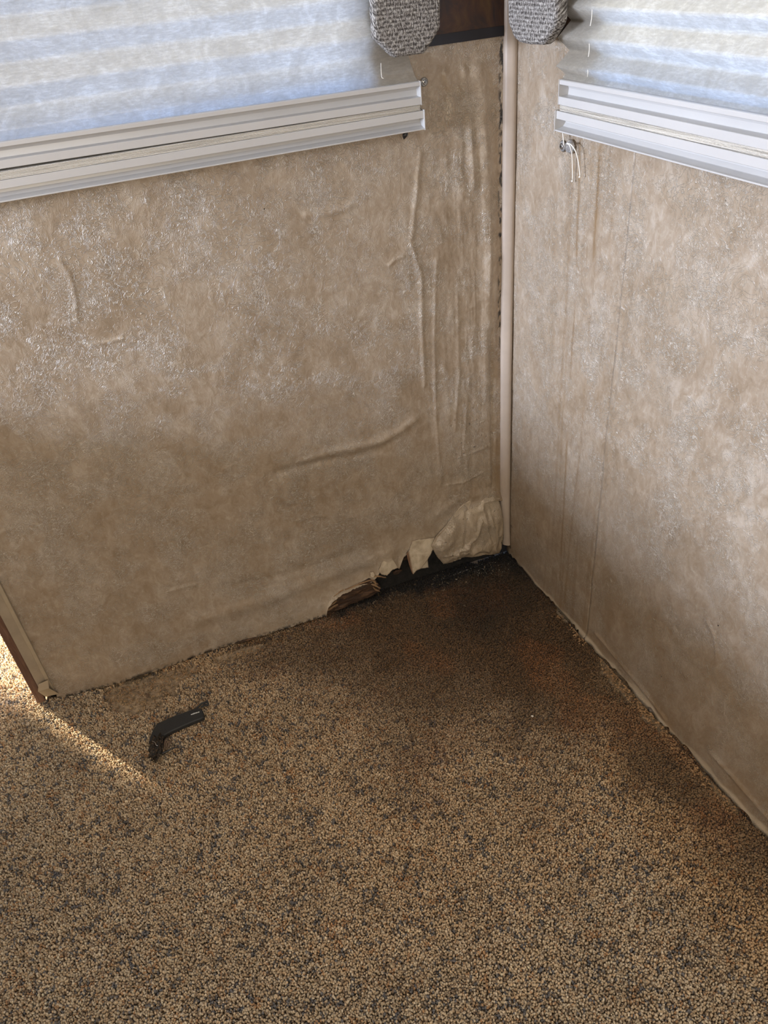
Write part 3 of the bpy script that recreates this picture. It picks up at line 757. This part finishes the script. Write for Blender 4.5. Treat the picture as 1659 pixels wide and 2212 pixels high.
t = NT('carpet_yarn'); cc = t.attr('Col', 'Color')
n1 = t.noise(t.mapping(t.pos(), (1, 1, 1)), 900.0, 1, 0.6)
cc = t.mix(0.35, cc, t.ramp(n1, [(0.3, (0.25, 0.25, 0.25)), (0.7, (1.0, 1.0, 1.0))]), 'MULTIPLY')
M_YARN = t.fin(cc, 0.95, spec=0.08)
t.bsdf.inputs['Sheen Weight'].default_value = 0.15; t.bsdf.inputs['Sheen Roughness'].default_value = 0.5
cp = npmesh('carpet_pile', VV.reshape(-1, 3), Fq, M_YARN, smooth=True, cols=np.repeat(col, 16, 0))
tag(cp, 'speckled beige cut pile carpet stained dark brown in the corner', 'carpet', kind='stuff')

# ---- crumbs along the walls
M_CRUMB = simple('pale_crumb', (0.62, 0.58, 0.50), 0.6); M_DCR = simple('dark_crumb', (0.03, 0.022, 0.018), 0.7)
M_TANC = simple('tan_crumb', (0.36, 0.22, 0.11), 0.85, (300, .001), var=.4, vscale=200)
def chip(name, loc, s, mat, flat=0.45):
    bm = bmesh.new(); bmesh.ops.create_icosphere(bm, subdivisions=2, radius=s)
    for v_ in bm.verts:
        k2 = 0.72+0.5*random.random(); v_.co *= k2; v_.co.z *= flat
    me = bpy.data.meshes.new(name); bm.to_mesh(me); bm.free()
    o = link(name, me, mat); o.location = loc; o.rotation_euler = (random.random(), random.random(), random.random()*6); return o
x_, y_ = FLR(1150, 1548); tag(chip('crumb', (x_, y_, 0.0015), 0.0022, M_CRUMB), 'single white crumb on the brown stained carpet away from the walls', 'crumb')
def scatter_stuff(name, n_, fn, smin, smax, mat):
    bm = bmesh.new()
    for i in range(n_):
        x_, y_, z_ = fn(); s = random.uniform(smin, smax)
        g = bmesh.ops.create_icosphere(bm, subdivisions=1, radius=s)
        rot = Matrix.Rotation(random.random()*6, 3, 'Z') @ Matrix.Rotation(random.random()*2, 3, 'X')
        sc = Vector((1, random.uniform(.4, 1), random.uniform(.25, .6)))
        for v_ in g['verts']:
            c = v_.co.copy(); c = Vector((c.x*sc.x, c.y*sc.y, c.z*sc.z)); v_.co = rot @ c+Vector((x_, y_, z_))
    me = bpy.data.meshes.new(name); bm.to_mesh(me); bm.free(); return link(name, me, mat)
def fn_corner():
    x_, y_ = FLR(random.gauss(1035, 38), random.gauss(1228, 9)); return x_, min(y_, -0.012), -0.002
o = scatter_stuff('plaster_crumbs', 90, fn_corner, 0.0004, 0.0011, M_CRUMB)
tag(o, 'fine pale crumbs on the black carpet below the big loose wallpaper flap', 'crumbs', kind='stuff')
def along(px):
    i = random.randrange(len(px)-1); t_ = random.random()
    x = px[i][0]+(px[i+1][0]-px[i][0])*t_; y = px[i][1]+(px[i+1][1]-px[i][1])*t_; return x, y
def fn_right():
    x, y = along([(1225, 1325), (1290, 1400), (1350, 1470), (1420, 1545), (1500, 1640), (1600, 1750)])
    x_, y_ = FLR(x-random.random()*26, y+random.random()*6); return (min(x_, -0.010), y_, -0.006+random.random()*.004) if vnoise(np.array([y_*22.0]), np.array([0.0]), 301)[0]+0.35*random.random() > 0.5 else (-0.004, y_, -0.02)
o = scatter_stuff('padding_crumbs', 1200, fn_right, 0.0008, 0.0030, M_TANC)
o.parent = cp; tag(o, 'rusty tan crumbled padding along the right wall', kind='stuff')
def fn_left():
    x, y = along([(215, 1490), (300, 1475), (390, 1450), (430, 1440), (520, 1408), (560, 1396)])
    x_, y_ = FLR(x+random.gauss(0, 10), y+random.random()**1.6*55); return x_, min(y_, 0.01), -0.006+random.random()*.003
o = scatter_stuff('padding_fluff', 700, fn_left, 0.0006, 0.0026, M_TANC)
o.parent = cp; tag(o, 'tan frayed padding on the bare patch', kind='stuff')
def fn_dark():
    x, y = along([(200, 1482), (300, 1458), (400, 1427), (500, 1396), (560, 1382), (640, 1352)])
    x_, y_ = FLR(x, y+3+random.random()*6); return x_, y_, -0.002
o = scatter_stuff('dark_debris', 220, fn_dark, 0.0006, 0.0020, M_DCR)
tag(o, 'black mouldy debris strewn along the foot of the left wall', 'debris', kind='stuff')
def fn_dark2():
    x, y = along([(1110, 1195), (1180, 1262), (1250, 1345), (1330, 1440), (1420, 1545), (1520, 1660), (1640, 1780)])
    x_, y_ = FLR(x-3, y+3); return min(x_, -0.008), y_, -0.002
o = scatter_stuff('dark_grit', 420, fn_dark2, 0.0006, 0.0019, M_DCR)
tag(o, 'black grit strewn along the foot of the right wall', 'debris', kind='stuff')
x_, y_ = FLR(1411, 1532); ch = chip('paint_chip', (x_-0.003, y_, 0.001), 0.008, simple('dirty_chip', (0.16, .13, .11), .3, var=.4, vscale=150), 0.3)
tag(ch, 'glossy grey brown chip lying against the foot of the right wall', 'chip')
x_, y_ = FLR(328, 1447); ch = chip('wood_knot', (x_, y_-0.004, 0.002), 0.0050, M_ROT, 0.5); tag(ch, 'small round brown wood bit at the foot of the left wall above the bare patch', 'debris')
x_, y_ = FLR(318, 1502); ch = chip('pebble', (x_, y_, -0.001), 0.0050, simple('brown_pebble', (.13, .085, .05), .6), 0.45); tag(ch, 'flat round brown pebble in the middle of the bare tan patch', 'pebble')
pts = [Vector((*FLR(*p), 0.003)) for p in [(505, 1391), (522, 1388), (540, 1383), (556, 1378)]]
o = tube('bark_strip', pts, 0.0022, M_ROT, taper=lambda q: 0.3+0.9*math.sin(math.pi*q)); tag(o, 'curled reddish brown splinter at the foot of the left wall near the stain edge', 'splinter')

# ------------------------------------------------------------------ pleated shades
def rail_profiles(zb):
    mm_ = 0.001
    bottom = [(0.006, zb), (0.0315, zb), (0.0315, zb+0.002), (0.0270, zb+0.0026), (0.0175, zb+0.0050), (0.0135, zb+0.010), (0.0125, zb+0.0165), (0.030, zb+0.0170), (0.030, zb+0.0282), (0.006, zb+0.0282)]
    return bottom
def mid_profile(zb):
    return [(0.006, zb), (0.0295, zb), (0.0295, zb+0.0110), (0.0135, zb+0.0114), (0.0125, zb+0.0200), (0.0150, zb+0.0262), (0.029, zb+0.0268), (0.029, zb+0.0325), (0.027, zb+0.0335), (0.006, zb+0.0335)]
def shade(name, fr, a_in, a_out, z0, label, pitch, depth, tilt, speck, edge_in, zfold):
    """a_in: end next to the corner, a_out: far end; z0 bottom"""
    root = empty(name, fr(a_in, 0.0, z0), label, 'window shade', 'pleated window shades')
    sgn = 1 if a_in > a_out else -1
    dz = lambda a: tilt*(a_in-a)/(a_in-a_out)
    o = extrude_profile('bottom_rail', fr, rail_profiles(z0), a_out, a_in-0.001, M_RAIL, root, n=24); bevel(o, 0.0005, 1)
    zm = z0+0.0285+0.0085
    o = extrude_profile('middle_rail', fr, mid_profile(zm), a_out, a_in-0.0035, M_RAIL, root, dz=dz, n=24); bevel(o, 0.0005, 1)
    # end caps
    capb = [(0.005, z0-0.0006), (0.0322, z0-0.0006), (0.0322, z0+0.0295), (0.005, z0+0.0295)]
    extrude_profile('end_cap', fr, capb, a_in-0.0012, a_in, M_RAIL, root, n=2)
    capm = [(0.005, zm-0.0004), (0.0300, zm-0.0004), (0.0300, zm+0.0338), (0.005, zm+0.0338)]
    extrude_profile('end_cap', fr, capm, a_in-0.0045, a_in-0.0033, M_RAIL, root, n=2)
    # stack of folded pleats between the two rails
    A = np.linspace(a_in-0.006, a_out, 60); V = []; F = []; K = 12
    for a in A:
        top = zm+dz(a)-0.0004-(0.55*dz(a))
        for j in range(K+1):
            z = z0+0.0283+(top-z0-0.0283)*j/K
            V.append(fr(a, (0.0284 if j % 2 else 0.0270)+0.0006*math.sin(a*40+j), z))
            V.append(fr(a, 0.010, z))
    kk = 2*(K+1)
    for i in range(len(A)-1):
        for j in range(K):
            F.append((i*kk+2*j, i*kk+2*j+2, (i+1)*kk+2*j+2, (i+1)*kk+2*j))
        F.append((i*kk+2*K, i*kk+2*K+1, (i+1)*kk+2*K+1, (i+1)*kk+2*K))
    F.append(tuple([2*j for j in range(K+1)]+[2*j+1 for j in reversed(range(K+1))]))
    mesh('pleat_stack', V, F, M_STACK, root)
    # pleated cloth above the middle rail
    zt = zm+0.0335; na = 260
    A = np.concatenate([np.linspace(a_in-edge_in, a_in-edge_in-0.08, 40)[:-1], np.linspace(a_in-edge_in-0.08, a_out, na)])
    zz = [zt-0.001]; oo = [0.022]
    for i_, (z_, o_) in enumerate(zfold): zz.append(z_); oo.append(o_)
    front = False; z = zz[-1]
    lastfront = oo[-1] > 0.02
    while z < 1.80:
        z += pitch/2; lastfront = not lastfront
        zz.append(z); oo.append(0.012+depth if lastfront else 0.012)
    # subdivide each face, slight bow
    zs_ = []; os_ = []
    for i in range(len(zz)-1):
        for j in range(6):
            t_ = j/6; zs_.append(zz[i]+(zz[i+1]-zz[i])*t_); os_.append(oo[i]+(oo[i+1]-oo[i])*t_)
    zs_.append(zz[-1]); os_.append(oo[-1])
    aa, zg = np.meshgrid(A, np.array(zs_)); og = np.repeat(np.array(os_)[:, None], len(A), 1)
    tt = (a_in-aa)/(a_in-a_out)
    grow = np.clip((1.30-zg)/0.3, 0, 1)
    if speck: aa = aa+0.011*np.exp(-np.maximum(zg-zt, 0)/0.012)*np.exp(-(a_in-edge_in-aa)/0.03)
    zg2 = zg+tilt*tt*grow+0.0012*(fbm(aa*9, zg*30, 201, 2)-0.5)*2
    og2 = og+0.0007*(fbm(aa*14, zg*40, 202, 3)-0.5)*2
    Vn = fr.d[None, None]*aa[..., None]+fr.n[None, None]*og2[..., None]+UP[None, None]*zg2[..., None]
    ny, nx = aa.shape; idx = np.arange(ny*nx).reshape(ny, nx)
    q = np.stack([idx[:-1, :-1], idx[:-1, 1:], idx[1:, 1:], idx[1:, :-1]], -1).reshape(-1, 4)
    mo = np.zeros_like(aa)
    if speck:
        m_ = np.exp(-((aa+0.86)/0.05)**2-((zg-1.086)/0.006)**2)
        mo = smooth01((fbm(aa*330, zg*330, 203, 2)-0.66)*14)*m_
    cloth = npmesh('pleated_cloth', Vn.reshape(-1, 3), q, M_SHADE, root, smooth=False, attrs=dict(mould=mo.ravel()))
    return root
zL = 0.9880
sh1 = shade('pleated_shade', FL_, -0.1790, -1.00, zL, 'cream pleated window shade with two white rails on the left wall', 0.0525, 0.0135, 0.0075, True, 0.016,
            [(1.0745, 0.0235), (1.0990, 0.012)])
sh2 = shade('pleated_shade', FR_, -0.1735, -1.05, 0.9840, 'cream pleated window shade with deep folds and white rails on the right wall', 0.0372, 0.022, 0.0, False, 0.001,
            [(1.0600, 0.017), (1.0720, 0.034), (1.0905, 0.012)])
# lift cords
def onL(x, y, o): a, z = LW(x, y, o); return FL_(a, o, z)
def onR(x, y, o): a, z = RW(x, y, o); return FR_(a, o, z)
tube('lift_cord', [onL(823, 136, .023), onL(823.5, 152, .024), onL(825, 167, .026), onL(829, 169, .027)], 0.0005, M_CORD, sh1, 6)
tube('lift_cord', [onR(1279, 20, .034), onR(1278, 40, .036), onR(1275, 56, .037)], 0.0006, M_CORD, sh2, 6)
tube('lift_cord', [onR(1273, 94, .034), onR(1273, 108, .036), onR(1271, 123, .037)], 0.0006, M_CORD, sh2, 6)
tube('lift_cord', [onR(1270, 151, .034), onR(1270, 158, .034), onR(1269, 166, .032)], 0.0006, M_CORD, sh2, 6)

# ------------------------------------------------------------------ upholstered valances
def pillow(name, fr, outline, o0, o1, mat, parent, bev=0.006):
    """outline in wall coords; padded front"""
    pts = outline; ps = np.array(pts); st = 0.004
    c = ps.mean(0)
    bm = bmesh.new()
    fv = [bm.verts.new(fr(a, o1, z)) for a, z in pts]; f = bm.faces.new(fv)
    r_ = bmesh.ops.extrude_face_region(bm, geom=[f])
    for v_ in [g for g in r_['geom'] if isinstance(g, bmesh.types.BMVert)]:
        v_.co -= Vector(tuple(fr.n))*(o1-o0)
    bmesh.ops.recalc_face_normals(bm, faces=bm.faces)
    me = bpy.data.meshes.new(name); bm.to_mesh(me); bm.free()
    at = me.attributes.new('weave', 'FLOAT_VECTOR', 'POINT')
    o = link(name, me, mat, parent); bevel(o, bev, 4, 62)
    return o
def weave_attr(o, fr):
    me = o.data; at = me.attributes.get('weave')
    for i, v_ in enumerate(me.vertices):
        p = np.array(v_.co); at.data[i].vector = (float(p @ fr.d)+0.3*float(p @ fr.n), float(p[2])+0.7*float(p @ fr.n), 0.0)
oV = 0.062
def valance(fr, wfun, leg_px, a_far, label, zc):
    leg = [wfun(x, y, oV) for x, y in leg_px]
    amin = min(p[0] for p in leg); amax = max(p[0] for p in leg)
    root = empty('window_valance', fr(amax, 0.05, 1.30), label, 'valance', 'grey upholstered window valances')
    leg = leg+[(amax, zc), (amin, zc)]
    l1 = pillow('side_panel', fr, leg, 0.040, oV, M_TWEED, root); weave_attr(l1, fr)
    wd = amax-amin
    mir = [(a_far+(amax-a), z) for a, z in leg][::-1]
    l2 = pillow('side_panel', fr, mir, 0.040, oV, M_TWEED, root); weave_attr(l2, fr)
    h_ = pillow('header_panel', fr, [(a_far, zc), (amax, zc), (amax, 1.86), (a_far, 1.86)], 0.040, oV, M_TWEED, root); weave_attr(h_, fr)
    ret = box('return_board', fr, amax-0.012, amax-0.002, 0.007, 0.040, zc, 1.85, M_TWEED, root)
    me = ret.data; me.attributes.new('weave', 'FLOAT_VECTOR', 'POINT'); weave_attr(ret, fr)
    return root
valance(FL_, LW, [(806, -30), (806, 0), (808, 45), (811, 84), (850, 122), (857, 125), (918, 116), (926, 105), (944, 76), (953, 58), (953, 0), (953, -30)], -1.04,
        'grey tweed upholstered valance with cut corners hanging over the left shade', 1.56)
valance(FR_, RW, [(1199, -30), (1200, 0), (1200, 44), (1196, 58), (1174, 93), (1168, 98), (1140, 97), (1118, 92), (1108, 82), (1096, 50), (1095, 0), (1097, -30)], -1.05,
        'grey tweed upholstered valance with cut corners right of the corner moulding', 1.56)

# ------------------------------------------------------------------ small hardware
def disc(fr, a, z, o, r, th, mat, name, parent=None, seg=24, cross=False):
    V = []; F = []
    pr = [(0, r*0.2), (th*0.5, r), (th, r*0.72), (th*1.05, 0.0001)]
    for (oo, rr) in pr:
        for k in range(seg):
            an = 2*math.pi*k/seg; V.append(fr(a+rr*math.cos(an), o+oo, z+rr*math.sin(an)))
    for i in range(len(pr)-1):
        for k in range(seg): F.append((i*seg+k, i*seg+(k+1) % seg, (i+1)*seg+(k+1) % seg, (i+1)*seg+k))
    F.append(tuple(range(seg)))
    return mesh(name, V, F, mat, parent, True)
a, z = LW(917.5, 177.5, .008)
sc = disc(FL_, a, z, 0.004, 0.0068, 0.0030, M_CLEAR, 'screw_button'); tag(sc, 'clear round screw button beside the right end of the left shade', 'screw')
h1 = disc(FL_, a, z, 0.0068, 0.0036, 0.0014, M_SCREW, 'screw_head', sc)
box('screw_slot', FL_, a-0.0018, a+0.0018, 0.0080, 0.00845, z-0.0005, z+0.0005, M_BLACKP, h1)
box('screw_slot', FL_, a-0.0005, a+0.0005, 0.0080, 0.00845, z-0.0018, z+0.0018, M_BLACKP, h1)
# black plug under the left shade
o = tube('black_clip', [onL(877, 280, .012), onL(876, 288, .014), onL(874, 294, .014), onL(873, 300, .012)], 0.0042, M_BLACKP, None, 12, taper=lambda q: 1.0 if q < .6 else max(.25, 1-(q-.6)*1.9))
tag(o, 'small black pointed clip sticking out below the left shade bottom rail', 'clip')
# clear tie-down with cord ends below the right shade
td = empty('cord_tie_down', onR(1215, 315, .004), 'clear plastic cord tie down with loose white cord ends under the right shade', 'cord holder')
a, z = RW(1214, 316, .008); d1 = disc(FR_, a, z, 0.004, 0.0088, 0.005, M_CLEAR, 'button', td)
h2 = disc(FR_, a+0.0, z, 0.0085, 0.0050, 0.0016, M_SCREW, 'screw_head', td)
box('screw_slot', FR_, a-0.0024, a+0.0024, 0.0100, 0.0104, z-0.0006, z+0.0006, M_BLACKP, h2)
box('screw_slot', FR_, a-0.0006, a+0.0006, 0.0100, 0.0104, z-0.0024, z+0.0024, M_BLACKP, h2)
a2, z2 = RW(1231, 317, .010); d2 = disc(FR_, a2, z2, 0.004, 0.0105, 0.010, M_CLEAR, 'button', td)
tube('cord', [onR(1216, 287, .016), onR(1217, 300, .016), onR(1218, 314, .014)], 0.0010, M_CORD, td, 8)
tube('cord', [onR(1226, 310, .018), onR(1231, 315, .020), onR(1235, 330, .016), onR(1236.5, 350, .012), onR(1237, 388, .010)], 0.0009, M_CORD, td, 8)
tube('cord', [onR(1226, 310, .018), onR(1233, 312, .022), onR(1243, 326, .020), onR(1249, 347, .016), onR(1253, 380, .014)], 0.0009, M_CORD, td, 8)
for q, nm in (((1237, 391, .010), 'knot'), ((1253, 382, .014), 'knot'), ((1227, 310, .019), 'knot')):
    a, z = RW(*q); ko = disc(FR_, a, z, q[2]-0.002, 0.0017, 0.004, M_CORD, nm, td, 10)

# ------------------------------------------------------------------ broken strap lying on the carpet
def onF(x, y, z=0.0): a, b = FLR(x, y, z); return (a, b, z)
t = NT('matte_black_sleeve'); n1 = t.noise(t.pos(), 600.0, 2)
M_SLEEVE = t.fin(t.ramp(n1, [(0.3, (0.014, 0.015, 0.016)), (0.7, (0.026, 0.027, 0.027))]), 0.62, t.bump(n1, 0.5, 0.0004))
t = NT('shiny_crumpled_foil'); n1 = t.noise(t.pos(), 190.0, 4, 0.7, 1.0)
M_FOIL = t.fin(t.ramp(n1, [(0.40, (0.010, 0.010, 0.010)), (0.55, (0.035, 0.024, 0.015)), (0.66, (0.14, 0.085, 0.045))]), 0.18, t.bump(n1, 1.0, 0.004))
M_PRINT = simple('white_print', (0.75, 0.75, 0.73), 0.5)
strap = empty('broken_strap', onF(385, 1570, 0.0), 'broken flat black strap with white marks and a frayed shiny end lying on the carpet', 'strap')
zt = 0.010
outl = [(321, 1602), (324, 1590), (330, 1576), (338, 1563), (348, 1558), (375, 1546), (406, 1535), (425, 1528), (433, 1529), (438, 1536), (440, 1541), (440, 1548), (434, 1552), (422, 1556), (392, 1569), (368, 1580), (352, 1589), (340, 1596), (328, 1603)]
top = [onF(x, y, zt) for x, y in outl]; nO = len(top)
cx = np.mean([p[0] for p in top]); cy = np.mean([p[1] for p in top])
rings_ = [(1.0, 0.001), (1.03, 0.004), (1.0, 0.0085), (0.93, 0.0105), (0.80, 0.0112)]
# inset along the outline normals instead of about the centre
tp_ = np.array([[p[0], p[1]] for p in top])
nrmv = []
for i in range(nO):
    d = tp_[(i+1) % nO]-tp_[i-1]; d /= np.linalg.norm(d); nn = np.array([d[1], -d[0]]); nrmv.append(nn)
nrmv = np.array(nrmv)
area = sum(tp_[i][0]*tp_[(i+1) % nO][1]-tp_[(i+1) % nO][0]*tp_[i][1] for i in range(nO))
if area < 0: nrmv = -nrmv
V = []; F = []
for (ins, z) in ((-0.0004, 0.0), (0.0006, 0.003), (0.0, 0.0082), (-0.0018, 0.0102)):
    for i in range(nO): q = tp_[i]+nrmv[i]*ins; V.append((q[0], q[1], z))
for i in range(3):
    for j in range(nO): F.append((i*nO+j, i*nO+(j+1) % nO, (i+1)*nO+(j+1) % nO, (i+1)*nO+j))
F.append(tuple(range(nO))); F.append(tuple(3*nO+j for j in range(nO)))
mesh('sleeve', V, F, M_SLEEVE, strap)
tube('end_loop', [onF(424, 1531, .006), onF(431, 1524, .010), onF(438, 1519, .013), (onF(447, 1517, .010)), onF(449, 1523, .006), onF(441, 1524, .006), onF(434, 1528, .005)], 0.0022, M_SLEEVE, strap, 8)
# printed white marks near the upper end
pm = []; pf = []
for i in range(7):
    t_ = i/6; x = 413.5+(429.5-413.5)*t_; y = 1543.3+(1538.2-1543.3)*t_; hh = 1.1+0.9*((i*37) % 5)/4
    q = [onF(x-1.1, y+.35+hh*.5, .0107), onF(x+1.0, y-.35+hh*.5, .0107), onF(x+1.0, y-.35-hh*.8, .0107), onF(x-1.1, y+.35-hh*.8, .0107)]
    q2 = [(a_[0], a_[1], .0100) for a_ in q]
    b_ = len(pm); pm += q+q2; pf += [(b_, b_+1, b_+2, b_+3)]+[(b_+k, b_+4+k, b_+4+(k+1) % 4, b_+(k+1) % 4) for k in range(4)]
mesh('white_print', pm, pf, M_PRINT, strap)
# crumpled shiny end
bm = bmesh.new(); bmesh.ops.create_icosphere(bm, subdivisions=4, radius=1.0)
cc_ = Vector(onF(338, 1616, 0.010)); ax = (Vector(onF(330, 1640, .01))-Vector(onF(340, 1595, .01))); L = ax.length/2; ax.normalize(); bxv = Vector((-ax.y, ax.x, 0))
for v_ in bm.verts:
    n2 = v_.co.copy(); rr = 1+0.32*(math.sin(n2.x*5+n2.y*3)*math.cos(n2.y*7-n2.z*5)+0.5*math.sin(n2.z*13+n2.x*9))
    n2 *= rr; v_.co = cc_+ax*n2.x*L*1.05+bxv*n2.y*0.0120+Vector((0, 0, n2.z*0.0095))
me = bpy.data.meshes.new('frayed_end'); bm.to_mesh(me); bm.free(); fe = link('frayed_end', me, M_FOIL, strap, True); tag(fe, 'shiny crumpled black and brown end')
tube('metal_ring', [onF(329, 1601, .018), onF(335, 1604, .021), onF(337, 1609, .021), onF(341, 1611, .019), onF(341, 1606, .016)], 0.0006, M_SCREW, strap, 6)
tube('spike', [onF(350, 1628, .009), onF(362, 1622, .010), onF(375, 1616, .011), onF(383, 1615, .010), onF(390, 1618, .005)], 0.0024, M_BLACKP, strap, 8, taper=lambda q: max(0.2, 1-q*0.85))
for i, ((x0, y0), (x1, y1), z1) in enumerate([((352, 1622), (352, 1594), .012), ((355, 1621), (361, 1592), .014), ((358, 1620), (365, 1594), .012), ((361, 1618), (373, 1594), .014), ((363, 1617), (376, 1597), .011)]):
    V = []; F = []
    p0 = Vector(onF(x0, y0, .006)); p1 = Vector(onF(x1, y1, z1)); d = (p1-p0); sd = Vector((-d.y, d.x, 0)).normalized()
    for k in range(7):
        t_ = k/6; ww = 0.0016*math.sin(math.pi*(0.15+0.8*t_)); c = p0+d*t_+Vector((0, 0, 0.003*math.sin(math.pi*t_)))+sd*0.001*math.sin(3*t_)
        V += [c-sd*ww, c+Vector((0, 0, 0.0007)), c+sd*ww, c-Vector((0, 0, 0.0007))]
    for k in range(6):
        for j in range(4): F.append((k*4+j, k*4+(j+1) % 4, (k+1)*4+(j+1) % 4, (k+1)*4+j))
    F += [(0, 1, 2, 3), (24, 27, 26, 25)]
    mesh('frayed_strand', V, F, simple('brown_strand', (.12, .075, .045), .3) if i == 0 else bpy.data.materials['brown_strand'], strap)
